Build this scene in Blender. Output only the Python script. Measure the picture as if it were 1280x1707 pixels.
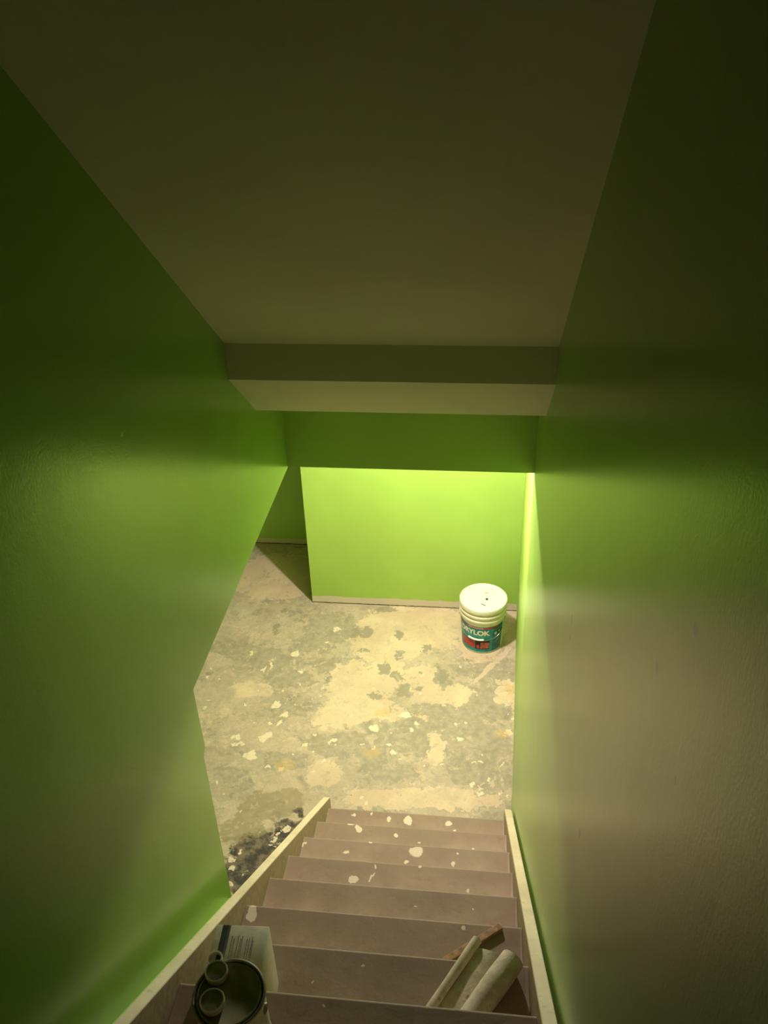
import bpy, bmesh, math, random
from mathutils import Vector, Matrix

for o in list(bpy.data.objects):
    bpy.data.objects.remove(o)
SC = bpy.context.scene
COL = SC.collection
random.seed(7)

# ------------------------------------------------------------------ camera
F_PX = 1431.6
CAM = Vector((-0.2278, -0.8470, 3.7829))
CR = Vector((0.99360968, 0.10884404, -0.02987952))
CU = Vector((-0.03165571, 0.52282468, 0.85185226))
CF = Vector((-0.10834079, 0.84546279, -0.52292919))
cam = bpy.data.cameras.new('camera')
cam.sensor_fit = 'VERTICAL'
cam.sensor_height = 36.0
cam.lens = F_PX / 1707 * 36.0
cam.clip_start = 0.02
camo = bpy.data.objects.new('camera', cam)
COL.objects.link(camo)
camo.matrix_world = Matrix(((CR.x, CU.x, -CF.x, CAM.x), (CR.y, CU.y, -CF.y, CAM.y),
                            (CR.z, CU.z, -CF.z, CAM.z), (0, 0, 0, 1)))
SC.camera = camo

# ------------------------------------------------------------------ light
SC.view_settings.view_transform = 'Standard'
SC.view_settings.look = 'None'
SC.view_settings.gamma = 1.0
SC.view_settings.use_curve_mapping = False
SC.view_settings.exposure = 0.70
wd = bpy.data.worlds.new('dark_world')
SC.world = wd
wd.use_nodes = True
wd.node_tree.nodes['Background'].inputs['Color'].default_value = (0.0, 0.0, 0.0, 1)
wd.node_tree.nodes['Background'].inputs['Strength'].default_value = 0.0

LAMP = (-0.53, 3.00, 2.058)
ld = bpy.data.lights.new('bulb_light', 'POINT')
ld.energy = 90
ld.color = (1.0, 0.89, 0.76)
ld.shadow_soft_size = 0.03
lo = bpy.data.objects.new('bulb_light', ld)
lo.location = LAMP
COL.objects.link(lo)

# ------------------------------------------------------------------ dimensions
XL = -1.038            # left wall face
YH, ZH = 2.309, 2.043  # header face, header underside
YJ = 0.935             # where the left wall opens to the basement room
YF = 4.0               # far wall face
XF = -1.391            # its free corner
YA = 4.735             # wall of the passage behind
XSL, XSR = -0.9395, -0.046
RISE, RUN, Y0 = 0.2051, 0.2472, 2.047
SLOPE = math.tan(math.radians(40.8))
C1 = 4.2713


def nose(n):
    return Y0 - (n - 1) * RUN


def string_top(y):
    return (Y0 - y) * RISE / RUN + RISE + 0.055


def on_plane(px, py, z=0.0):
    """a pixel of the photograph carried on to a level surface: used once, to
    measure where stains lie on the floor and the treads"""
    d = CF + (px - 640) / F_PX * CR - (py - 853.5) / F_PX * CU
    t = (z - CAM.z) / d.z
    return CAM + d * t


# ------------------------------------------------------------------ mesh helpers
def obj(name, bm, mat, parent=None, smooth=False, recalc=True):
    if recalc:
        bmesh.ops.recalc_face_normals(bm, faces=bm.faces[:])
    me = bpy.data.meshes.new(name)
    bm.to_mesh(me)
    bm.free()
    o = bpy.data.objects.new(name, me)
    COL.objects.link(o)
    if mat:
        me.materials.append(mat)
    if parent:
        o.parent = parent
    if smooth:
        for p in me.polygons:
            p.use_smooth = True
        try:
            me.set_sharp_from_angle(angle=math.radians(35))
        except Exception:
            pass
    return o


def struct(name, bm, mat):
    o = obj(name, bm, mat)
    o['kind'] = 'structure'
    return o


def thing(name, label, cat, loc=(0, 0, 0), rz=0.0, group=None):
    o = bpy.data.objects.new(name, None)
    o.empty_display_size = 0.1
    COL.objects.link(o)
    o.location = loc
    o.rotation_euler = (0, 0, rz)
    o['label'] = label
    o['category'] = cat
    if group:
        o['group'] = group
    return o


def box(bm, x0, x1, y0, y1, z0, z1, bev=0.0):
    vs = [bm.verts.new((x, y, z)) for x in (x0, x1) for y in (y0, y1) for z in (z0, z1)]
    f = [(0, 1, 3, 2), (4, 6, 7, 5), (0, 4, 5, 1), (2, 3, 7, 6), (0, 2, 6, 4), (1, 5, 7, 3)]
    fs = [bm.faces.new([vs[i] for i in q]) for q in f]
    if bev:
        es = list({e for q in fs for e in q.edges})
        bmesh.ops.bevel(bm, geom=es, offset=bev, segments=2, affect='EDGES', profile=0.5)
    return bm


def prism_x(bm, pts, x0, x1):
    """polygon of (y, z) extruded along x"""
    a = [bm.verts.new((x0, y, z)) for y, z in pts]
    b = [bm.verts.new((x1, y, z)) for y, z in pts]
    n = len(pts)
    bm.faces.new(a)
    bm.faces.new(b[::-1])
    for i in range(n):
        j = (i + 1) % n
        bm.faces.new((a[i], b[i], b[j], a[j]))
    return bm


def prism_z(bm, pts, z0, z1):
    a = [bm.verts.new((x, y, z0)) for x, y in pts]
    b = [bm.verts.new((x, y, z1)) for x, y in pts]
    n = len(pts)
    bm.faces.new(a[::-1])
    bm.faces.new(b)
    for i in range(n):
        j = (i + 1) % n
        bm.faces.new((a[i], a[j], b[j], b[i]))
    return bm


def lathe(bm, prof, seg=64, cap0=True, cap1=True, M=None):
    rings = []
    for r, z in prof:
        if r < 1e-6:
            rings.append([bm.verts.new((0, 0, z))])
        else:
            rings.append([bm.verts.new((r * math.cos(2 * math.pi * i / seg), r * math.sin(2 * math.pi * i / seg), z)) for i in range(seg)])
    for a, b in zip(rings, rings[1:]):
        for i in range(seg):
            j = (i + 1) % seg
            if len(a) == 1 and len(b) == 1:
                continue
            if len(a) == 1:
                bm.faces.new((a[0], b[i], b[j]))
            elif len(b) == 1:
                bm.faces.new((a[i], a[j], b[0]))
            else:
                bm.faces.new((a[i], a[j], b[j], b[i]))
    if cap0 and len(rings[0]) > 1:
        bm.faces.new(rings[0][::-1])
    if cap1 and len(rings[-1]) > 1:
        bm.faces.new(rings[-1])
    if M:
        bmesh.ops.transform(bm, matrix=M, verts=[v for rr in rings for v in rr])
    return bm


def tube(bm, path, r, seg=8):
    n = len(path)
    path = [Vector(p) for p in path]
    rings = []
    up = Vector((0.13, 0.21, 0.97)).normalized()
    for i, p in enumerate(path):
        t = (path[min(i + 1, n - 1)] - path[max(i - 1, 0)]).normalized()
        a = t.cross(up)
        if a.length < 1e-3:
            a = t.cross(Vector((1, 0, 0)))
        a.normalize()
        b = t.cross(a)
        rings.append([bm.verts.new(p + a * r * math.cos(2 * math.pi * k / seg) + b * r * math.sin(2 * math.pi * k / seg)) for k in range(seg)])
    for a, b in zip(rings, rings[1:]):
        for k in range(seg):
            bm.faces.new((a[k], a[(k + 1) % seg], b[(k + 1) % seg], b[k]))
    bm.faces.new(rings[0][::-1])
    bm.faces.new(rings[-1])
    return bm


# ------------------------------------------------------------------ node helpers
class NT:
    def __init__(s, name, rough=0.6, spec=0.5):
        s.m = bpy.data.materials.new(name)
        s.m.use_nodes = True
        s.t = s.m.node_tree
        s.b = s.t.nodes['Principled BSDF']
        s.b.inputs['Roughness'].default_value = rough
        s.b.inputs['Specular IOR Level'].default_value = spec
        s.pos = s.n('ShaderNodeNewGeometry').outputs['Position']

    def n(s, typ, **kw):
        x = s.t.nodes.new(typ)
        for k, v in kw.items():
            setattr(x, k, v)
        return x

    def put(s, sock, v):
        if isinstance(v, (int, float)):
            sock.default_value = v
        elif isinstance(v, (tuple, list)):
            if len(v) == 3 and sock.type == 'RGBA':
                v = tuple(v) + (1,)
            sock.default_value = v
        else:
            s.t.links.new(v, sock)

    def math(s, op, a, b=0.0, c=None, clamp=False):
        x = s.n('ShaderNodeMath', operation=op, use_clamp=clamp)
        s.put(x.inputs[0], a)
        s.put(x.inputs[1], b)
        if c is not None:
            s.put(x.inputs[2], c)
        return x.outputs[0]

    def vec(s, op, a, b=(0, 0, 0), out=0):
        x = s.n('ShaderNodeVectorMath', operation=op)
        s.put(x.inputs[0], a)
        if op == 'SCALE':
            s.put(x.inputs['Scale'], b)
        elif op != 'LENGTH':
            s.put(x.inputs[1], b)
        return x.outputs[1 if op == 'LENGTH' else out]

    def sep(s, v):
        x = s.n('ShaderNodeSeparateXYZ')
        s.put(x.inputs[0], v)
        return x.outputs

    def noise(s, vec, scale, detail=4, rough=0.55, dist=0.0, out='Fac'):
        x = s.n('ShaderNodeTexNoise')
        s.put(x.inputs['Vector'], vec)
        x.inputs['Scale'].default_value = scale
        x.inputs['Detail'].default_value = detail
        x.inputs['Roughness'].default_value = rough
        x.inputs['Distortion'].default_value = dist
        return x.outputs[out]

    def step(s, v, a, b, lo=0.0, hi=1.0):
        x = s.n('ShaderNodeMapRange', interpolation_type='SMOOTHSTEP')
        s.put(x.inputs['Value'], v)
        x.inputs['From Min'].default_value = a
        x.inputs['From Max'].default_value = b
        x.inputs['To Min'].default_value = lo
        x.inputs['To Max'].default_value = hi
        return x.outputs[0]

    def mix(s, f, a, b):
        x = s.n('ShaderNodeMix', data_type='RGBA')
        s.put(x.inputs['Factor'], f)
        s.put(x.inputs[6], a)
        s.put(x.inputs[7], b)
        return x.outputs[2]

    def blobs(s, pos, lst):
        """smallest scaled distance to a list of (x, y, rx, ry, turn)"""
        cur = None
        for x, y, rx, ry, *tt in lst:
            d = s.vec('SUBTRACT', pos, (x, y, 0))
            if tt and abs(tt[0]) > 1e-3:
                r = s.n('ShaderNodeVectorRotate', rotation_type='Z_AXIS')
                s.put(r.inputs['Vector'], d)
                r.inputs['Angle'].default_value = -tt[0]
                d = r.outputs[0]
            d = s.vec('MULTIPLY', d, (1 / rx, 1 / ry, 0))
            l = s.vec('LENGTH', d)
            cur = l if cur is None else s.math('MINIMUM', cur, l)
        return cur

    def bump(s, h, strength=0.2, dist=0.01):
        x = s.n('ShaderNodeBump')
        x.inputs['Strength'].default_value = strength
        x.inputs['Distance'].default_value = dist
        s.put(x.inputs['Height'], h)
        s.t.links.new(x.outputs[0], s.b.inputs['Normal'])

    def done(s, col, rough=None):
        s.put(s.b.inputs['Base Color'], col)
        if rough is not None:
            s.put(s.b.inputs['Roughness'], rough)
        return s.m


def plain(name, col, rough=0.6, spec=0.5, metal=0.0, var=0.06, scale=30):
    t = NT(name, rough, spec)
    t.b.inputs['Metallic'].default_value = metal
    nz = t.noise(t.pos, scale, 4)
    d = tuple(c * (1 - var * 2) for c in col)
    l = tuple(min(1, c * (1 + var * 2)) for c in col)
    return t.done(t.mix(t.step(nz, 0.3, 0.7), d, l))


def px_blobs(lst, z=0.0):
    out = []
    for px, py, rx, ry, *tt in lst:
        c = on_plane(px, py, z)
        dx = (on_plane(px + rx, py, z) - c).length
        dy = (on_plane(px, py - ry, z) - c).length
        out.append((c.x, c.y, dx, dy, *(tt or ())))
    return out


def px_seg(p, q, w):
    a, b = on_plane(*p), on_plane(*q)
    d = b - a
    return ((a.x + b.x) / 2, (a.y + b.y) / 2, d.length / 2, w, math.atan2(d.y, d.x))


# ------------------------------------------------------------------ materials
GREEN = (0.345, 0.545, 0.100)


def wall_paint(name, rough, streak=0.0, base_bare=None, marks=None, mcol=(0.05, 0.07, 0.015), spec=0.5, col=GREEN):
    t = NT(name, rough, spec)
    n1 = t.noise(t.pos, 2.5, 3)
    c = t.mix(t.step(n1, 0.3, 0.7), tuple(v * 0.96 for v in col), tuple(v * 1.04 for v in col))
    xyz = t.sep(t.pos)
    if base_bare:
        wob = t.noise(t.pos, 9, 4)
        edge = t.math('ADD', xyz[2], t.math('MULTIPLY', wob, -0.03))
        c = t.mix(t.step(edge, base_bare - 0.018, base_bare - 0.012), (0.62, 0.56, 0.45), c)
        crack = t.math('ADD', xyz[2], t.math('MULTIPLY', t.noise(t.pos, 25, 3), -0.012))
        c = t.mix(t.step(crack, 0.000, 0.003), (0.06, 0.05, 0.035), c)
    if marks:
        p2 = t.n('ShaderNodeCombineXYZ')
        t.put(p2.inputs[0], xyz[1])
        t.put(p2.inputs[1], xyz[2])
        wob = t.vec('SCALE', t.vec('SUBTRACT', t.noise(t.pos, 90, 3, out='Color'), (0.5, 0.5, 0.5)), 0.006)
        d = t.blobs(t.vec('ADD', p2.outputs[0], wob), marks)
        c = t.mix(t.step(d, 1.1, 0.8), c, mcol)
    fine = t.noise(t.pos, 170, 3)
    wide = t.noise(t.pos, 6, 3)
    h = t.math('ADD', t.math('MULTIPLY', fine, 0.10), t.math('MULTIPLY', wide, 0.30))
    if streak:
        st = t.vec('MULTIPLY', t.pos, (8, 8, 0.25))
        sn = t.noise(st, 1.6, 4, 0.6)
        h = t.math('ADD', h, t.math('MULTIPLY', sn, streak))
    t.bump(h, 0.25, 0.012)
    return t.done(c)


M_GREEN = wall_paint('lime_green_paint', 0.40)
M_GREEN_L = wall_paint('lime_green_satin_dimmed_left', 0.25, col=(0.30, 0.49, 0.088), marks=[(0.836, 2.928, 0.010, 0.005)], mcol=(0.75, 0.75, 0.6), spec=0.7)  # same green as the other walls, darkened for the dim stairwell
M_GREEN_R = wall_paint('lime_green_satin_dimmed_right', 0.29, col=(0.30, 0.47, 0.092), streak=0.2,  # also a darkened copy of the green, to keep the stairwell dim
                       marks=[(-0.123, 3.205, 0.009, 0.008), (-0.008, 3.049, 0.008, 0.008), (0.777, 2.499, 0.005, 0.016),
                              (0.774, 2.447, 0.005, 0.010), (0.337, 2.292, 0.006, 0.014), (-0.159, 3.019, 0.004, 0.007)])
M_GREEN_FAR = wall_paint('lime_green_paint_bare_foot', 0.45, base_bare=0.062)
M_GREEN_BACK = wall_paint('lime_green_paint_cracked_foot', 0.5, base_bare=0.05)
M_CEIL = plain('flat_white_ceiling_paint', (0.72, 0.68, 0.58), 0.8, 0.3, var=0.02, scale=3)
M_DARKBACK = plain('unlit_upstairs_paint', (0.25, 0.25, 0.2), 0.8)


def floor_mat():
    t = NT('patchy_painted_concrete', 0.62, 0.35)
    p = t.pos
    w1 = t.vec('SCALE', t.vec('SUBTRACT', t.noise(p, 8, 6, 0.65, out='Color'), (0.5, 0.5, 0.5)), 0.24)
    pw = t.vec('ADD', p, w1)
    w2 = t.vec('SCALE', t.vec('SUBTRACT', t.noise(p, 22, 5, 0.6, out='Color'), (0.5, 0.5, 0.5)), 0.09)
    ps = t.vec('ADD', p, w2)
    CREAM = (0.63, 0.51, 0.39)
    PINK = (0.50, 0.40, 0.31)
    GREY = (0.315, 0.285, 0.22)
    GREY2 = (0.43, 0.38, 0.30)
    # mottled mixture
    big = t.noise(p, 2.3, 8, 0.62, 0.4)
    mid = t.noise(p, 6.5, 8, 0.6, 0.6)
    fin = t.noise(p, 24, 6, 0.6)
    m = t.math('ADD', t.math('MULTIPLY', big, 0.5), t.math('MULTIPLY', mid, 0.5))
    c = t.mix(t.step(m, 0.44, 0.52), GREY, CREAM)
    c = t.mix(t.math('MULTIPLY', t.step(mid, 0.52, 0.56), 0.55), c, GREY2)
    c = t.mix(t.math('MULTIPLY', t.step(t.noise(p, 3.7, 6), 0.55, 0.62), 0.45), c, PINK)
    # blotches of differing old coats
    for sc_, amt in ((7.0, 0.55), (17.0, 0.5), (38.0, 0.35)):
        v = t.n('ShaderNodeTexVoronoi')
        t.put(v.inputs['Vector'], t.vec('ADD', pw, t.vec('SCALE', t.vec('SUBTRACT', t.noise(p, 30, 4, out='Color'), (0.5, 0.5, 0.5)), 0.07)))
        v.inputs['Scale'].default_value = sc_
        rr = t.sep(v.outputs['Color'])
        tone = t.mix(rr[1], t.mix(rr[2], GREY, PINK), t.mix(rr[2], CREAM, (0.52, 0.47, 0.37)))
        c = t.mix(t.math('MULTIPLY', t.step(rr[0], 0.45, 0.55), amt), c, tone)
    mott = c
    # large worn-through grey regions
    grey_d = t.blobs(pw, px_blobs([
        (555, 1048, 55, 24), (520, 1075, 40, 14), (545, 1108, 34, 13), (450, 1098, 60, 18), (390, 1080, 40, 12),
        (480, 1130, 50, 14), (790, 1170, 75, 30), (830, 1120, 45, 26), (780, 1115, 28, 10), (735, 1130, 18, 10),
        (740, 1195, 70, 22), (690, 1230, 70, 30), (800, 1240, 60, 40), (650, 1290, 45, 14), (560, 1240, 60, 20),
        (800, 1290, 55, 24), (480, 1270, 45, 14), (385, 1290, 30, 12), (620, 1260, 30, 20), (500, 1180, 40, 12)]))
    grey_f = t.step(t.math('ADD', grey_d, t.math('MULTIPLY', t.math('SUBTRACT', fin, 0.5), 1.1)), 1.02, 0.94)
    gcol = t.mix(0.25, t.mix(t.step(fin, 0.35, 0.65), GREY, GREY2), mott)
    c = t.mix(grey_f, c, gcol)
    # smooth cream/pink coat surviving near the far wall and in the middle
    coat_d = t.blobs(pw, px_blobs([
        (715, 1045, 125, 34), (650, 1075, 70, 26), (600, 1140, 60, 40), (570, 1190, 50, 22), (700, 1140, 34, 30),
        (740, 1160, 50, 18), (640, 1120, 40, 25), (800, 1085, 40, 16), (460, 960, 70, 40),
        (745, 1330, 100, 16), (640, 1330, 70, 16), (540, 1290, 32, 20), (725, 1245, 18, 28), (845, 1155, 20, 24),
        (420, 1150, 36, 14), (700, 1195, 12, 4), (640, 1185, 36, 18)]))
    coat_f = t.step(t.math('ADD', coat_d, t.math('MULTIPLY', t.math('SUBTRACT', fin, 0.5), 0.8)), 1.0, 0.94)
    ccol = t.mix(t.step(big, 0.4, 0.62), (0.62, 0.49, 0.36), (0.72, 0.59, 0.43))
    ccol = t.mix(t.math('MULTIPLY', t.step(mid, 0.5, 0.7), 0.5), ccol, mott)
    c = t.mix(coat_f, c, ccol)
    ridge = t.blobs(ps, [px_seg((852, 1078), (786, 1142), 0.022), px_seg((858, 1130), (858, 1200), 0.012)])
    c = t.mix(t.step(ridge, 1.05, 0.9), c, (0.63, 0.51, 0.40))
    # small grey chips in the coat
    pc = t.vec('ADD', p, t.vec('SCALE', t.vec('SUBTRACT', t.noise(p, 15, 5, 0.65, out='Color'), (0.5, 0.5, 0.5)), 0.16))
    chip_d = t.blobs(pc, px_blobs([
        (611, 1055, 10, 9), (594, 1054, 7, 9), (667, 1059, 9, 8), (606, 1085, 8, 4), (710, 1082, 6, 6), (640, 1113, 11, 9),
        (662, 1127, 14, 5, -0.5), (675, 1150, 12, 12), (665, 1090, 9, 6), (735, 1128, 14, 11), (700, 1123, 5, 3),
        (698, 1147, 6, 5), (645, 1017, 20, 4), (546, 1133, 4, 3), (460, 1050, 6, 9), (755, 1130, 3, 3), (625, 1160, 14, 5)]))
    c = t.mix(t.math('MULTIPLY', t.step(t.math('ADD', chip_d, t.math('MULTIPLY', t.math('SUBTRACT', fin, 0.5), 0.9)), 1.08, 0.95), 0.85), c, GREY)
    # pale passage floor, dusty
    xyz = t.sep(p)
    # damp black stain beside the stairs
    stain_d = t.blobs(pw, px_blobs([(428, 1428, 56, 38, 0.5), (398, 1455, 40, 34), (480, 1385, 32, 16, 0.5), (505, 1352, 14, 9)]))
    sf = t.step(t.math('ADD', stain_d, t.math('MULTIPLY', t.math('SUBTRACT', fin, 0.5), 1.6)), 1.1, 0.75)
    sc = t.mix(t.step(t.noise(p, 14, 6, 0.65), 0.42, 0.62), (0.05, 0.045, 0.04), (0.22, 0.17, 0.13))
    c = t.mix(sf, c, sc)
    olive_shade_d = t.blobs(pw, px_blobs([(450, 1345, 60, 26, 0.3), (400, 1385, 36, 22)]))  # olive patch: shade cast by the stringer, put into the floor colour
    c = t.mix(t.math('MULTIPLY', t.step(olive_shade_d, 1.05, 0.9), 0.55), c, (0.27, 0.22, 0.11))
    # white paint drops
    spl_d = t.blobs(ps, px_blobs([
        (561, 1049, 7, 5), (543, 1070, 5, 2), (492, 1089, 8, 6), (452, 1108, 3, 8), (440, 1115, 3, 7), (461, 1175, 9, 7, 0.6),
        (409, 1174, 3, 3), (474, 1192, 7, 5), (465, 1206, 5, 5), (393, 1229, 9, 4), (395, 1240, 11, 4, 0.3), (417, 1259, 13, 8, 0.3),
        (443, 1228, 8, 12, -0.7), (450, 1205, 4, 3), (623, 1213, 10, 7, -0.4), (555, 1235, 8, 5), (523, 1252, 3, 3), (508, 1242, 3, 3),
        (487, 1256, 2, 2), (654, 1255, 7, 4), (767, 1231, 6, 5), (761, 1208, 3, 3), (777, 1205, 4, 4), (675, 1193, 10, 6),
        (695, 1207, 4, 3), (650, 1241, 4, 3), (685, 1218, 3, 4), (803, 1269, 4, 2), (790, 1271, 7, 2, 0.4), (818, 1301, 3, 6),
        (798, 1322, 4, 5, -0.5), (788, 1308, 5, 4), (835, 1324, 4, 3), (837, 1274, 2, 5), (855, 1199, 3, 3), (846, 1222, 9, 5),
        (500, 1120, 6, 3), (420, 1088, 4, 4), (470, 1280, 4, 4), (445, 1278, 5, 3), (540, 1270, 3, 4), (525, 1225, 4, 3),
        (477, 1381, 9, 4, 0.9), (466, 1391, 8, 3, 0.9), (458, 1400, 6, 3, 0.5), (384, 1434, 4, 4), (388, 1445, 3, 5), (600, 1330, 4, 3), (612, 1340, 3, 2), (402, 1353, 2, 2)]))
    c = t.mix(t.step(spl_d, 0.9, 0.75), c, (0.80, 0.70, 0.55))
    vo = t.n('ShaderNodeTexVoronoi')
    t.put(vo.inputs['Vector'], ps)
    vo.inputs['Scale'].default_value = 13
    rnd = t.sep(vo.outputs['Color'])
    tiny = t.math('MULTIPLY', t.step(vo.outputs['Distance'], 0.16, 0.11), t.step(rnd[0], 0.62, 0.66))
    region = t.step(xyz[1], 3.65, 3.3)
    c = t.mix(t.math('MULTIPLY', tiny, region), c, (0.80, 0.70, 0.52))
    # yellowish and rusty touches
    yel = t.blobs(ps, px_blobs([(838, 1223, 12, 7), (850, 1148, 9, 8), (640, 1188, 14, 8), (620, 1255, 16, 8), (475, 1275, 18, 10)]))
    c = t.mix(t.math('MULTIPLY', t.step(yel, 1.1, 0.8), 0.5), c, (0.62, 0.42, 0.16))
    # cracked pale ridge running from the pail to the wall
    # fine flaking: hard-edged flecks of lighter and darker coat
    fk = t.noise(p, 34, 7, 0.68, 0.5)
    fl = t.noise(p, 11, 7, 0.66, 0.8)
    act = t.step(t.noise(p, 1.9, 3), 0.40, 0.60, 0.35, 1.0)
    lightf = t.math('MULTIPLY', t.step(t.math('ADD', t.math('MULTIPLY', fk, 0.5), t.math('MULTIPLY', fl, 0.5)), 0.555, 0.575), act)
    darkf = t.math('MULTIPLY', t.step(t.math('ADD', t.math('MULTIPLY', fk, 0.45), t.math('MULTIPLY', fl, 0.55)), 0.44, 0.42), act)
    keep = t.math('SUBTRACT', 1.0, t.math('MULTIPLY', sf, 0.8))
    c = t.mix(t.math('MULTIPLY', t.math('MULTIPLY', lightf, 0.6), keep), c, (0.68, 0.57, 0.44))
    c = t.mix(t.math('MULTIPLY', darkf, 0.5), c, (0.30, 0.265, 0.205))
    # crisp little tonal grain
    c = t.mix(t.math('MULTIPLY', t.step(t.noise(p, 60, 5, 0.6), 0.5, 0.75), 0.22), c, (0.27, 0.24, 0.18))
    t.bump(t.math('ADD', t.math('MULTIPLY', m, 0.5), t.math('MULTIPLY', fin, 0.4)), 0.25, 0.01)
    return t.done(c, t.math('ADD', 0.5, t.math('MULTIPLY', fin, 0.25)))


M_FLOOR = floor_mat()


def tread_mat():
    t = NT('worn_mauve_brown_step_paint', 0.62, 0.3)
    p = t.pos
    xyz = t.sep(p)
    n1 = t.noise(p, 4, 6, 0.6)
    n2 = t.noise(p, 28, 6, 0.65)
    c = t.mix(t.step(n1, 0.35, 0.65), (0.40, 0.285, 0.215), (0.50, 0.36, 0.275))
    c = t.mix(t.math('MULTIPLY', t.step(n2, 0.55, 0.75), 0.4), c, (0.48, 0.38, 0.29))
    c = t.mix(t.math('MULTIPLY', t.step(n2, 0.45, 0.25), 0.5), c, (0.22, 0.16, 0.12))
    # dusty wear near each nose, where the front edge has lost its paint
    ph = t.math('FRACT', t.math('DIVIDE', t.math('SUBTRACT', Y0 + RUN * 20, xyz[1]), RUN))
    nearfront = t.math('ADD', ph, t.math('MULTIPLY', t.math('SUBTRACT', n2, 0.5), 0.06))
    c = t.mix(t.math('MULTIPLY', t.step(nearfront, 0.04, 0.005), 0.40), c, (0.58, 0.47, 0.35))
    # lit gaps at the tread ends by the stringers, painted as pale strips
    ex = t.math('ADD', xyz[0], t.math('MULTIPLY', t.math('SUBTRACT', t.noise(p, 12, 3), 0.5), 0.014))
    c = t.mix(t.math('MULTIPLY', t.step(ex, XSR - 0.011, XSR - 0.007), 0.6), c, (0.62, 0.50, 0.40))
    c = t.mix(t.math('MULTIPLY', t.step(ex, XSL + 0.008, XSL + 0.003), 0.4), c, (0.52, 0.43, 0.30))
    w2 = t.vec('SCALE', t.vec('SUBTRACT', t.noise(p, 40, 4, 0.6, out='Color'), (0.5, 0.5, 0.5)), 0.03)
    ps = t.vec('ADD', p, w2)
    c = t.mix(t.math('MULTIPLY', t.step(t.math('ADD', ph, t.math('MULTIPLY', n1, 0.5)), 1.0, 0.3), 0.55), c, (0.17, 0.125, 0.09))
    L = []
    for px, py, rx, ry, *tt in [
            (680, 1368, 8, 8), (648, 1366, 4, 5), (747, 1373, 6, 5), (590, 1358, 4, 3), (620, 1356, 3, 3), (758, 1384, 3, 3),
            (598, 1381, 6, 8, 0.6), (660, 1393, 4, 4), (543, 1357, 3, 3), (584, 1374, 6, 2), (506, 1408, 2, 4), (509, 1406, 2, 2),
            (617, 1404, 3, 3), (700, 1405, 3, 2), (789, 1415, 3, 2), (577, 1420, 6, 3, 0.6), (763, 1423, 3, 2),
            (693, 1420, 12, 10), (677, 1437, 5, 4), (756, 1441, 3, 6), (700, 1444, 3, 3),
            (588, 1466, 9, 7), (619, 1462, 2, 11, -0.35), (625, 1445, 2, 5, 0.1), (780, 1485, 3, 3),
            (692, 1511, 3, 2), (788, 1516, 2, 2), (420, 1522, 9, 16), (606, 1609, 3, 3), (773, 1547, 4, 4), (541, 1676, 3, 3), (520, 1638, 2, 3)]:
        for n in range(8, 0, -1):
            q = on_plane(px, py, n * RISE)
            if nose(n) - RUN <= q.y <= nose(n):
                L += px_blobs([(px, py, rx, ry, *tt)], n * RISE)
                break
    d = t.blobs(ps, L)
    c = t.mix(t.step(t.math('ADD', d, t.math('MULTIPLY', t.math('SUBTRACT', n2, 0.5), 0.7)), 0.95, 0.80), c, (0.76, 0.65, 0.53))
    t.bump(n2, 0.2, 0.006)
    return t.done(c)


M_TREAD = tread_mat()


def stringer_mat():
    t = NT('scuffed_cream_stringer_paint', 0.55, 0.35)
    p = t.pos
    n1 = t.noise(p, 5, 5)
    n2 = t.noise(p, 45, 5, 0.65)
    nz = t.sep(t.n('ShaderNodeNewGeometry').outputs['Normal'])
    c = t.mix(t.step(n1, 0.35, 0.65), (0.66, 0.57, 0.40), (0.78, 0.68, 0.50))
    c = t.mix(t.math('MULTIPLY', t.step(n2, 0.58, 0.72), 0.5), c, (0.34, 0.28, 0.19))
    # the broad faces carry the brown step paint, the top edges the cream one
    side = t.step(t.math('ABSOLUTE', nz[0]), 0.6, 0.8)
    c = t.mix(side, c, t.mix(t.step(n2, 0.35, 0.65), (0.33, 0.25, 0.17), (0.42, 0.33, 0.23)))
    t.bump(n2, 0.2, 0.005)
    return t.done(c)


M_STR = stringer_mat()
M_RISER = plain('brown_riser_paint', (0.36, 0.26, 0.19), 0.65, 0.3)

# ------------------------------------------------------------------ room shell
T = 0.12
bm = bmesh.new()
box(bm, -3.2, 0.4, 0.4, YA + 0.1, -0.1, 0.0)
struct('floor', bm, M_FLOOR)

# left wall of the stairwell: full height up to the jamb, then only above the opening
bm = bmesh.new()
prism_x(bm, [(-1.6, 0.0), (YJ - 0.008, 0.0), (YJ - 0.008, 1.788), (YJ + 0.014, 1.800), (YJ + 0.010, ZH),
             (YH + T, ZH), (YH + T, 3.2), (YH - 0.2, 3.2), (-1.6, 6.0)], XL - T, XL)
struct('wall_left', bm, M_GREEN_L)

# right wall beside the stairs; its far end is rounded where the foundation sets back
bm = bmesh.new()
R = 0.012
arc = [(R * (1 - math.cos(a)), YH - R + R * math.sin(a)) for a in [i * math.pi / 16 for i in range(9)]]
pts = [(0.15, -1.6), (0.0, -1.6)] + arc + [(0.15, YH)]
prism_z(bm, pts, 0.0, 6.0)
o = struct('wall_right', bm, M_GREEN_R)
for pl in o.data.polygons:
    pl.use_smooth = True
o.data.set_sharp_from_angle(angle=math.radians(20))

# foundation wall beyond the header, running very slightly off line
bm = bmesh.new()
prism_z(bm, [(0.006, YH), (0.066, YF), (0.092, YA + 0.1), (0.25, YA + 0.1), (0.25, YH)], 0.0, 2.2)
struct('wall_foundation', bm, M_GREEN)

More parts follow.
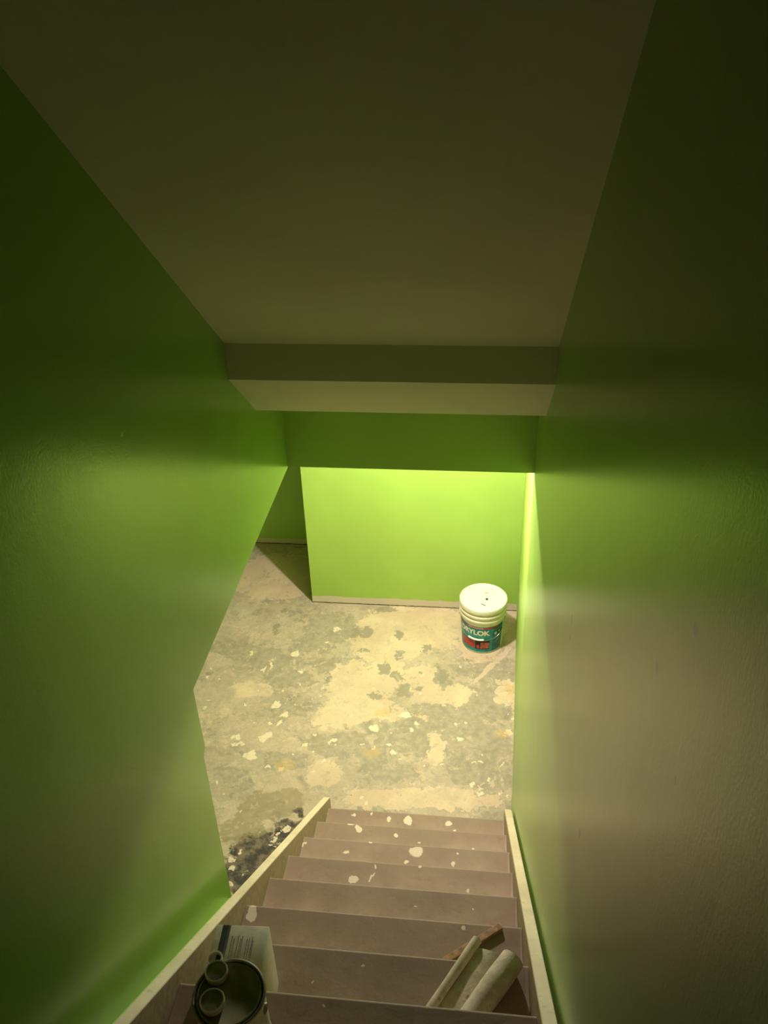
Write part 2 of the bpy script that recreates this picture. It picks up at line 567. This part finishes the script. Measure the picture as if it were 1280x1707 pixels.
bm = bmesh.new()
prism_z(bm, [(XF, YF), (0.066, YF), (0.0705, YF + T), (XF, YF + T)], 0.0, 2.2)
struct('wall_far', bm, M_GREEN_FAR)
bm = bmesh.new()
box(bm, -3.2, 0.092, YA, YA + 0.1, 0.0, 2.2)
struct('wall_back', bm, M_GREEN_BACK)
bm = bmesh.new()
box(bm, -3.3, -3.2, 0.4, YA + 0.1, 0.0, 2.2)
struct('wall_side', bm, M_GREEN)
bm = bmesh.new()
box(bm, -3.2, XL - T, 0.3, 0.4, 0.0, 2.2)
struct('wall_front', bm, M_GREEN)
bm = bmesh.new()
box(bm, XL, 0.02, YH, YH + T, ZH, 2.60)
struct('wall_header', bm, M_GREEN)

# ceilings
YC, YS2 = 1.6615, 1.9308
zc = lambda y, d=0.0: C1 + d - SLOPE * y
bm = bmesh.new()
prism_x(bm, [(-1.6, zc(-1.6)), (YC, zc(YC)), (YC, zc(YC, -0.1232)), (YS2, zc(YS2, -0.1232)), (YH, zc(YS2, -0.1232)),
             (YH, zc(YS2, -0.1232) + 0.12), (YC + 0.25, zc(YC) + 0.15), (-1.6, zc(-1.6) + 0.15)], XL, 0.0)
struct('ceiling', bm, M_CEIL)
bm = bmesh.new()
box(bm, -3.2, XL - T, 0.4, YA, 2.2, 2.3)
box(bm, XL - T, 0.2, YH + T, YA, 2.2, 2.3)
struct('ceiling_basement', bm, plain('brown_bounce_cutting_ceiling', (0.26, 0.20, 0.14), 0.8, 0.2, scale=8))  # unseen ceiling, coloured dark brown to cut the bounce light

# upper landing and the wall behind it, out of sight
N_ST = 13
bm = bmesh.new()
box(bm, XL, 0.0, -1.6, nose(N_ST) - 0.03, N_ST * RISE - 0.15, N_ST * RISE)
struct('floor_landing', bm, M_TREAD)
bm = bmesh.new()
box(bm, XL - T, 0.15, -1.7, -1.6, 0.0, 6.0)
struct('wall_upstairs', bm, M_DARKBACK)

# ------------------------------------------------------------------ staircase
st = thing('staircase', 'steep wooden staircase with worn mauve-brown treads between cream-edged side boards',
           'staircase', (-0.49, Y0, 0.0))
off = Matrix.Translation((0.49, -Y0, 0.0))


def part(name, bm, mat, parent=st, smooth=False):
    bmesh.ops.transform(bm, matrix=off, verts=bm.verts[:])
    return obj(name, bm, mat, parent, smooth)


for n in range(1, N_ST):
    bm = bmesh.new()
    y1 = nose(n)
    box(bm, XSL + 0.001, XSR - 0.001, y1 - RUN - 0.012, y1, n * RISE - 0.03, n * RISE)
    es = [e for e in bm.edges if all(abs(v.co.y - y1) < 1e-5 for v in e.verts) and abs(e.verts[0].co.z - e.verts[1].co.z) < 1e-5]
    bmesh.ops.bevel(bm, geom=es, offset=0.007, segments=3, affect='EDGES', profile=0.5)
    part('tread', bm, M_TREAD)
    bm = bmesh.new()
    z0 = (n - 1) * RISE
    box(bm, XSL + 0.001, XSR - 0.001, y1 - 0.034, y1 - 0.016, z0 + 0.001, n * RISE - 0.031)
    part('riser', bm, M_RISER)
for xa, xb in ((XSL - 0.034, XSL), (XSR, XSR + 0.036)):
    bm = bmesh.new()
    yt = 2.108
    ye = nose(N_ST)
    low = lambda y: string_top(y) - 0.36
    y_low = yt
    while low(y_low) < 0:
        y_low -= 0.005
    prism_x(bm, [(yt + 0.004, 0.0), (yt, string_top(yt)), (ye, string_top(ye)), (ye, low(ye)), (y_low, 0.0)], xa, xb)
    bmesh.ops.bevel(bm, geom=bm.edges[:], offset=0.002, segments=1, affect='EDGES')
    part('stringer', bm, M_STR)

# added green strip between left side board and wall, for the glow there
bm = bmesh.new()
ye = nose(N_ST)
prism_x(bm, [(YJ - 0.03, string_top(YJ - 0.03) - 0.095), (ye, string_top(ye) - 0.095), (ye, string_top(ye) - 0.14), (YJ - 0.03, string_top(YJ - 0.03) - 0.14)], XL, XSL - 0.0345)
struct('trim_added_glow', bm, M_GREEN)

# ------------------------------------------------------------------ five gallon pail
M_PAIL = plain('off_white_pail_plastic', (0.80, 0.76, 0.62), 0.38, 0.5, var=0.02)
M_LID = plain('white_lid_plastic', (0.88, 0.86, 0.76), 0.38, 0.5, var=0.015)
M_TEAL = plain('teal_label_print', (0.012, 0.24, 0.27), 0.4, 0.4, var=0.1)
M_TEAL_D = plain('deep_green_label_print', (0.008, 0.12, 0.14), 0.4, 0.4, var=0.15)
M_CYAN = plain('pale_cyan_label_border', (0.22, 0.58, 0.56), 0.4, 0.4, var=0.05)
M_RED = plain('red_label_print', (0.50, 0.045, 0.05), 0.4, 0.4, var=0.1)
M_PURPLE = plain('dark_violet_label_print', (0.10, 0.06, 0.16), 0.4, 0.4, var=0.1)
M_BLACK = plain('black_label_print', (0.012, 0.016, 0.014), 0.4, 0.4, var=0.1)
M_WPRINT = plain('white_label_print', (0.80, 0.78, 0.68), 0.4, 0.4, var=0.02)
M_ORANGE = plain('brick_red_photo_print', (0.45, 0.10, 0.06), 0.4, 0.4, var=0.35, scale=140)
M_WIRE = plain('steel_wire', (0.45, 0.42, 0.36), 0.35, 0.5, metal=0.9)
M_DARK = plain('dark_plug_plastic', (0.06, 0.045, 0.03), 0.5)

PB = (-0.1724, 3.661, 0.0)
pail = thing('paint_bucket', 'white plastic lidded pail with a teal printed label, on the floor in the far corner',
             'bucket', PB)


def r_body(z):
    return 0.131 + (0.146 - 0.131) * z / 0.30


bm = bmesh.new()
lathe(bm, [(0.126, 0.0005), (0.131, 0.005), (r_body(0.10), 0.10), (r_body(0.255), 0.255), (0.1500, 0.259), (0.1525, 0.265), (0.1525, 0.270), (0.1500, 0.276),
           (0.1440, 0.279), (0.1440, 0.291), (0.1515, 0.295), (0.1545, 0.301), (0.1545, 0.308), (0.1515, 0.314), (0.1440, 0.317), (0.1440, 0.335)], 96)
obj('body', bm, M_PAIL, pail, True)
bm = bmesh.new()
lathe(bm, [(0.1445, 0.334), (0.153, 0.3295), (0.1555, 0.334), (0.1555, 0.360), (0.1540, 0.366), (0.150, 0.3685), (0.1455, 0.366),
           (0.1435, 0.358), (0.140, 0.3565), (0.10, 0.3570), (0.06, 0.3565), (0.0, 0.3565)], 96, cap0=False)
lid = obj('lid', bm, M_LID, pail, True)
bm = bmesh.new()
M = Matrix.Translation((0.022, -0.012, 0.3568))
lathe(bm, [(0.016, 0.0), (0.016, 0.004), (0.013, 0.005), (0.0125, 0.002), (0.0, 0.002)], 24, cap0=False, M=M)
sp = obj('spout_ring', bm, M_LID, lid, True)
bm = bmesh.new()
lathe(bm, [(0.0085, 0.002), (0.0085, 0.0075), (0.0, 0.0075)], 20, M=M)
obj('spout_plug', bm, M_DARK, sp, True)
bm = bmesh.new()
box(bm, -0.016, 0.016, -0.0032, 0.0032, 0, 0.0014)
bmesh.ops.transform(bm, matrix=Matrix.Translation((0.000, -0.068, 0.3568)) @ Matrix.Rotation(-0.55, 4, 'Z'), verts=bm.verts[:])
obj('lid_mark', bm, M_DARK, lid)
bm = bmesh.new()
box(bm, -0.012, 0.012, -0.006, 0.006, 0, 0.0010)
bmesh.ops.transform(bm, matrix=Matrix.Translation((0.02, 0.060, 0.3568)) @ Matrix.Rotation(0.4, 4, 'Z'), verts=bm.verts[:])
obj('lid_mark', bm, plain('grey_lid_smudge', (0.42, 0.40, 0.32), 0.5), lid)


def wrap_patch(a0, a1, z0, z1, lift, zf0=None, zf1=None, na=None):
    """curved sheet on the pail between two azimuths in degrees (0 faces the stairs, positive to the right)"""
    bm = bmesh.new()
    na = na or max(3, int(abs(a1 - a0) / 3))
    gr = []
    for i in range(na + 1):
        u = i / na
        a = math.radians(a0 + (a1 - a0) * u)
        za = zf0(u) if zf0 else z0
        zb = zf1(u) if zf1 else z1
        row = []
        for j in range(5):
            z = za + (zb - za) * j / 4
            r = r_body(z) + lift
            row.append(bm.verts.new((r * math.sin(a), -r * math.cos(a), z)))
        gr.append(row)
    for i in range(na):
        for j in range(4):
            bm.faces.new((gr[i][j], gr[i + 1][j], gr[i + 1][j + 1], gr[i][j + 1]))
    return bm


def sheet(name, bm, mat, parent, th=0.0004):
    """give a wrapped sheet a little thickness"""
    bmesh.ops.recalc_face_normals(bm, faces=bm.faces[:])
    o = obj(name, bm, mat, parent, True, recalc=False)
    return o


label = sheet('label', wrap_patch(-110, 66, 0.010, 0.232, 0.0006), M_CYAN, pail)
label['label'] = 'teal printed paper label'
sheet('label_field', wrap_patch(-109, 64, 0.017, 0.229, 0.0010), M_TEAL, label)
sheet('label_side_panel', wrap_patch(29, 62, 0.019, 0.226, 0.0014), M_TEAL_D, label)
sheet('label_banner', wrap_patch(-44, 46, 0.214, 0.228, 0.0016, zf0=lambda u: 0.212 + 0.004 * u), M_RED, label)
sheet('label_corner', wrap_patch(-108, -46, 0.205, 0.228, 0.0016), M_PURPLE, label)
sheet('label_red_block', wrap_patch(-66, -20, 0.045, 0.105, 0.0016), M_RED, label)
sheet('label_picture', wrap_patch(-19, 21, 0.040, 0.112, 0.0016), M_BLACK, label)
sheet('label_picture_bricks', wrap_patch(-4, 20, 0.046, 0.098, 0.0020), M_ORANGE, label)
sheet('label_picture_bricks', wrap_patch(-15, -7, 0.046, 0.075, 0.0020), M_RED, label)
for i, (a0, a1, z) in enumerate([(-60, -24, 0.094), (-60, -30, 0.083), (-58, -26, 0.072), (-58, -32, 0.061)]):
    sheet('label_small_print', wrap_patch(a0, a1, z, z + 0.0022, 0.0020), M_ORANGE, label)


def wrap_text(txt, size, a_mid, z_base, width_deg, lift, mat, name, bold=0.0, cap_h=None):
    cu = bpy.data.curves.new('lettering', 'FONT')
    cu.body = txt
    cu.size = size
    cu.align_x = 'CENTER'
    cu.offset = bold
    to = bpy.data.objects.new('lettering', cu)
    COL.objects.link(to)
    dg = bpy.context.evaluated_depsgraph_get()
    dg.update()
    me = bpy.data.meshes.new_from_object(to.evaluated_get(dg))
    bpy.data.objects.remove(to)
    b = bmesh.new()
    b.from_mesh(me)
    bpy.data.meshes.remove(me)
    bmesh.ops.triangulate(b, faces=b.faces[:])
    bmesh.ops.subdivide_edges(b, edges=[e for e in b.edges if e.calc_length() > 0.008], cuts=2)
    xs = [v.co.x for v in b.verts]
    ys = [v.co.y for v in b.verts]
    xm, xw = (max(xs) + min(xs)) / 2, max(xs) - min(xs)
    yh = max(ys) - min(ys)
    for v in b.verts:
        a = math.radians(a_mid + (v.co.x - xm) / xw * width_deg)
        z = z_base + (v.co.y - min(ys)) * ((cap_h / yh) if cap_h else 1)
        r = r_body(z) + lift
        v.co = (r * math.sin(a), -r * math.cos(a), z)
    return obj(name, b, mat, label)


wrap_text('DRYLOK', 0.055, -23, 0.158, 88, 0.0022, M_WPRINT, 'label_lettering', bold=0.0026, cap_h=0.042)
wrap_text('EXTREME', 0.012, -18, 0.2165, 40, 0.0022, M_WPRINT, 'label_lettering', bold=0.0002, cap_h=0.007)
wrap_text('MASONRY WATERPROOFER', 0.012, -16, 0.146, 66, 0.0022, M_CYAN, 'label_lettering', bold=0.0002, cap_h=0.006)
wrap_text('9', 0.03, 37, 0.150, 8, 0.0022, M_WPRINT, 'label_lettering', bold=0.0006, cap_h=0.027)
wrap_text("'", 0.03, 50, 0.165, 3.5, 0.0022, M_WPRINT, 'label_lettering', bold=0.0006, cap_h=0.016)
sheet('label_small_print', wrap_patch(38, 50, 0.09, 0.093, 0.0022, zf0=lambda u: 0.082 + 0.030 * u, zf1=lambda u: 0.086 + 0.034 * u), M_CYAN, label)
sheet('label_small_print', wrap_patch(25, 58, 0.0, 0.0, 0.0022, zf0=lambda u: 0.196 + 0.006 * u, zf1=lambda u: 0.199 + 0.006 * u), M_CYAN, label)

# wire bail hanging in front of the label, with a white grip
bm = bmesh.new()
path = []
for i in range(41):
    a = math.radians(-92 + 172 * i / 40)
    u = abs(i - 20) / 20
    z = 0.124 + 0.131 * u ** 4
    r = r_body(z) + 0.006
    path.append((r * math.sin(a), -r * math.cos(a), z))
tube(bm, path, 0.0012)
hd = obj('handle', bm, M_WIRE, pail, True)
bm = bmesh.new()
path = []
for i in range(13):
    a = math.radians(-38 + 42 * i / 12)
    r = r_body(0.126) + 0.008
    path.append((r * math.sin(a), -r * math.cos(a), 0.126 + 0.004 * ((i - 7) / 6) ** 2))
tube(bm, path, 0.0065, 12)
obj('grip', bm, M_LID, hd, True)
for a in (-92, 80):
    bm = bmesh.new()
    aa = math.radians(a)
    M = Matrix.Translation((0.147 * math.sin(aa), -0.147 * math.cos(aa), 0.255)) @ Matrix.Rotation(aa, 4, 'Z') @ Matrix.Rotation(math.pi / 2, 4, 'X')
    lathe(bm, [(0.012, -0.002), (0.012, 0.007), (0.009, 0.009), (0.0, 0.009)], 24, M=M)
    obj('ear', bm, M_PAIL, pail, True)

# ------------------------------------------------------------------ left cluster on the steps
M_CANW = plain('dull_white_can_paper', (0.55, 0.52, 0.40), 0.5, 0.4)
M_TIN = plain('tarnished_tin', (0.30, 0.28, 0.22), 0.38, 0.5, metal=0.85)
M_LIDTOP = plain('paint_dusted_tin_lid', (0.23, 0.21, 0.12), 0.5, 0.4, metal=0.3, var=0.15, scale=18)
M_CARTON = plain('white_carton', (0.66, 0.61, 0.47), 0.55, 0.4, var=0.05)
M_PRINT = plain('grey_print', (0.22, 0.20, 0.16), 0.6)
M_STRIPE = plain('black_print_stripe', (0.05, 0.055, 0.06), 0.5)
M_STRIPE2 = plain('slate_print_stripe', (0.12, 0.13, 0.13), 0.5)
M_POT = plain('pale_plastic_pot', (0.50, 0.47, 0.33), 0.45, 0.4)
M_POTTOP = plain('olive_pot_top', (0.26, 0.25, 0.15), 0.5, 0.4, var=0.15)

CANX, CANY, Z8 = -0.757, 0.197, 8 * RISE
can = thing('paint_can', 'paint can with a dull dark metal lid, on a step at the left side board', 'paint can', (CANX, CANY, Z8))
bm = bmesh.new()
lathe(bm, [(0.078, 0.0005), (0.0815, 0.002), (0.0815, 0.006), (0.0795, 0.008), (0.0795, 0.176), (0.0815, 0.180), (0.0815, 0.184)], 72)
obj('body', bm, M_CANW, can, True)
bm = bmesh.new()
lathe(bm, [(0.0805, 0.1835), (0.0835, 0.1845), (0.0845, 0.188), (0.0835, 0.1915), (0.0805, 0.1925), (0.0775, 0.190), (0.0760, 0.186),
           (0.0760, 0.1840)], 72, cap0=False, cap1=False)
obj('rim', bm, M_TIN, can, True)
bm = bmesh.new()
lathe(bm, [(0.0757, 0.184), (0.0757, 0.1875), (0.0735, 0.1905), (0.0705, 0.1905), (0.0690, 0.1865), (0.066, 0.1848), (0.0, 0.1848)], 72)
obj('lid', bm, M_LIDTOP, can, True)
for sx in (-1, 1):
    bm = bmesh.new()
    M = Matrix.Translation((sx * 0.0797, 0, 0.145)) @ Matrix.Rotation(sx * math.pi / 2, 4, 'Y')
    lathe(bm, [(0.012, -0.001), (0.012, 0.003), (0.006, 0.005), (0, 0.005)], 20, M=M)
    obj('ear', bm, M_TIN, can, True)


def pot(label, x, y, r, h):
    p = thing('sample_pot', label, 'pot', (CANX + x, CANY + y, Z8 + 0.1852), 0, None)
    b = bmesh.new()
    lathe(b, [(r * 0.86, 0.0003), (r * 0.9, 0.002), (r, h * 0.7), (r, h - 0.002), (r * 0.97, h), (r * 0.88, h), (r * 0.86, h - 0.003)], 40, cap1=False)
    obj('body', b, M_POT, p, True)
    b = bmesh.new()
    lathe(b, [(r * 0.862, h - 0.005), (r * 0.862, h - 0.0028), (r * 0.45, h - 0.0022), (0, h - 0.0028)], 40)
    obj('lid', b, M_POTTOP, p, True)
    return p


pot('small round pot at the back edge of the paint can lid', -0.039, 0.040, 0.0265, 0.024)
pot('small round pot nearer the viewer on the left of the paint can lid', -0.030, -0.027, 0.0285, 0.024)

Z7 = 7 * RISE
ct = thing('carton', 'white printed carton with a dark stripe, standing behind the paint can on the step below', 'box', (-0.800, 0.388, Z7), 0.05)
BW, BD, BH = 0.070, 0.060, 0.262
bm = bmesh.new()
box(bm, -BW, BW, -BD, BD, 0.0005, BH, 0.004)
obj('body', bm, M_CARTON, ct, True)
bm = bmesh.new()
box(bm, -BW + 0.018, -BW + 0.036, -BD + 0.004, BD - 0.002, BH, BH + 0.0006)
obj('stripe', bm, M_STRIPE, ct)
bm = bmesh.new()
box(bm, -BW + 0.033, -BW + 0.039, -BD + 0.004, BD - 0.002, BH, BH + 0.0009)
obj('stripe', bm, M_STRIPE2, ct)
bm = bmesh.new()
for i, (x, l0, l1) in enumerate([(-0.022, -0.05, 0.030), (-0.016, -0.05, 0.024), (-0.006, -0.05, 0.034), (0.001, -0.05, 0.022), (0.005, -0.05, 0.03),
                                 (0.018, -0.05, 0.022), (0.024, -0.05, 0.026), (0.031, -0.05, 0.028), (0.034, -0.05, 0.018)]):
    y = l0
    while y < l1:
        w = random.uniform(0.004, 0.011)
        box(bm, x, x + 0.0016, y, min(y + w, l1), BH, BH + 0.0005)
        y += w + 0.0025
obj('printed_lines', bm, M_PRINT, ct)

ring = thing('tape_ring', 'small pale ring lying on the near left corner of the white carton', 'ring', (-0.8500, 0.3470, Z7 + BH + 0.0005))
bm = bmesh.new()
lathe(bm, [(0.0160, 0.0), (0.0200, 0.0), (0.0205, 0.002), (0.0205, 0.010), (0.0200, 0.012), (0.0160, 0.012), (0.0160, 0.0)], 36, cap0=False, cap1=False)
obj('band', bm, M_CARTON, ring, True)

# ------------------------------------------------------------------ right cluster on the steps
M_PAPER = None
t = NT('grubby_off_white_paper', 0.8, 0.2)
n1 = t.noise(t.pos, 26, 7, 0.65)
n2 = t.noise(t.pos, 90, 5, 0.65)
c = t.mix(t.step(n1, 0.35, 0.65), (0.60, 0.51, 0.40), (0.80, 0.70, 0.57))
c = t.mix(t.math('MULTIPLY', t.step(n1, 0.58, 0.70), 0.7), c, (0.22, 0.20, 0.12))
c = t.mix(t.math('MULTIPLY', t.step(n2, 0.55, 0.75), 0.3), c, (0.32, 0.28, 0.19))
t.bump(n2, 0.3, 0.004)
M_PAPER = t.done(c)
M_LATH = plain('bare_brown_wood', (0.48, 0.28, 0.17), 0.65, 0.3, var=0.15, scale=60)

rp = thing('paper_roll', 'grubby off-white paper rolled up from both sides, on a step by the right side board', 'paper roll',
           (-0.17, 0.46, Z7))


def spiral_roll(p0, p1, r, turns=3.0, r_in=0.45, hollow=True):
    """rolled sheet: a spiral wall swept between two points"""
    p0, p1 = Vector(p0), Vector(p1)
    t = (p1 - p0).normalized()
    a = t.cross(Vector((0, 0, 1))).normalized()
    b = a.cross(t).normalized()
    bm = bmesh.new()
    N = int(40 * turns)
    prof = []
    for i in range(N + 1):
        u = i / N
        ang = -math.pi / 2 + u * turns * 2 * math.pi
        rr = r * (1 - (1 - r_in) * u)
        prof.append((rr * math.cos(ang), rr * math.sin(ang)))
    L = (p1 - p0).length
    segs = 14
    rows = []
    for k in range(segs + 1):
        s = k / segs
        wob = 1 + 0.035 * math.sin(7 * s + r * 90)
        rows.append([bm.verts.new(p0 + t * L * s + a * x * wob + b * y * wob) for x, y in prof])
    for k in range(segs):
        for i in range(N):
            bm.faces.new((rows[k][i], rows[k][i + 1], rows[k + 1][i + 1], rows[k + 1][i]))
    bmesh.ops.recalc_face_normals(bm, faces=bm.faces[:])
    geom = bmesh.ops.solidify(bm, geom=bm.faces[:], thickness=0.0008)
    return bm


OFF = Vector((-0.17, 0.46, Z7))


def L_(x, y, z):
    return Vector((x, y, z)) - OFF


r1, r2 = 0.0155, 0.036
bm = spiral_roll(L_(-0.355, 0.338, Z7 + r1 + 0.002), L_(-0.191, 0.617, Z7 + r1 + 0.002), r1, 2.0)
obj('roll', bm, M_PAPER, rp, True)
bm = spiral_roll(L_(-0.232, 0.345, Z7 + r2 + 0.002), L_(-0.093, 0.555, Z7 + r2 + 0.002), r2, 3.0, 0.6)
obj('roll', bm, M_PAPER, rp, True)
bm = bmesh.new()
A, B, C_, D = L_(-0.338, 0.345, Z7 + 0.003), L_(-0.186, 0.598, Z7 + 0.003), L_(-0.118, 0.578, Z7 + 0.003), L_(-0.232, 0.345, Z7 + 0.003)
gr = []
for i in range(13):
    row = []
    for j in range(9):
        u, v = i / 12, j / 8
        q = A.lerp(B, u).lerp(D.lerp(C_, u), v)
        q.z += 0.004 + 0.010 * math.sin(v * math.pi) * (0.5 + 0.5 * u) + 0.0015 * math.sin(9 * u + 5 * v)
        row.append(bm.verts.new(q))
    gr.append(row)
for i in range(12):
    for j in range(8):
        bm.faces.new((gr[i][j], gr[i + 1][j], gr[i + 1][j + 1], gr[i][j + 1]))
bmesh.ops.recalc_face_normals(bm, faces=bm.faces[:])
bmesh.ops.solidify(bm, geom=bm.faces[:], thickness=0.0008)
obj('sheet', bm, M_PAPER, rp, True)

bm = bmesh.new()
box(bm, -0.125, 0.125, -0.0105, 0.0105, 0.0, 0.013, 0.0015)
la = obj('wood_lath', bm, M_LATH)
la.location = (-0.212, 0.727, 6 * RISE + 0.0005)
la.rotation_euler = (0, 0, math.atan2(0.105, 0.137))
la['label'] = 'short brown wooden lath lying slantwise on the step above the paper roll'
la['category'] = 'wood strip'
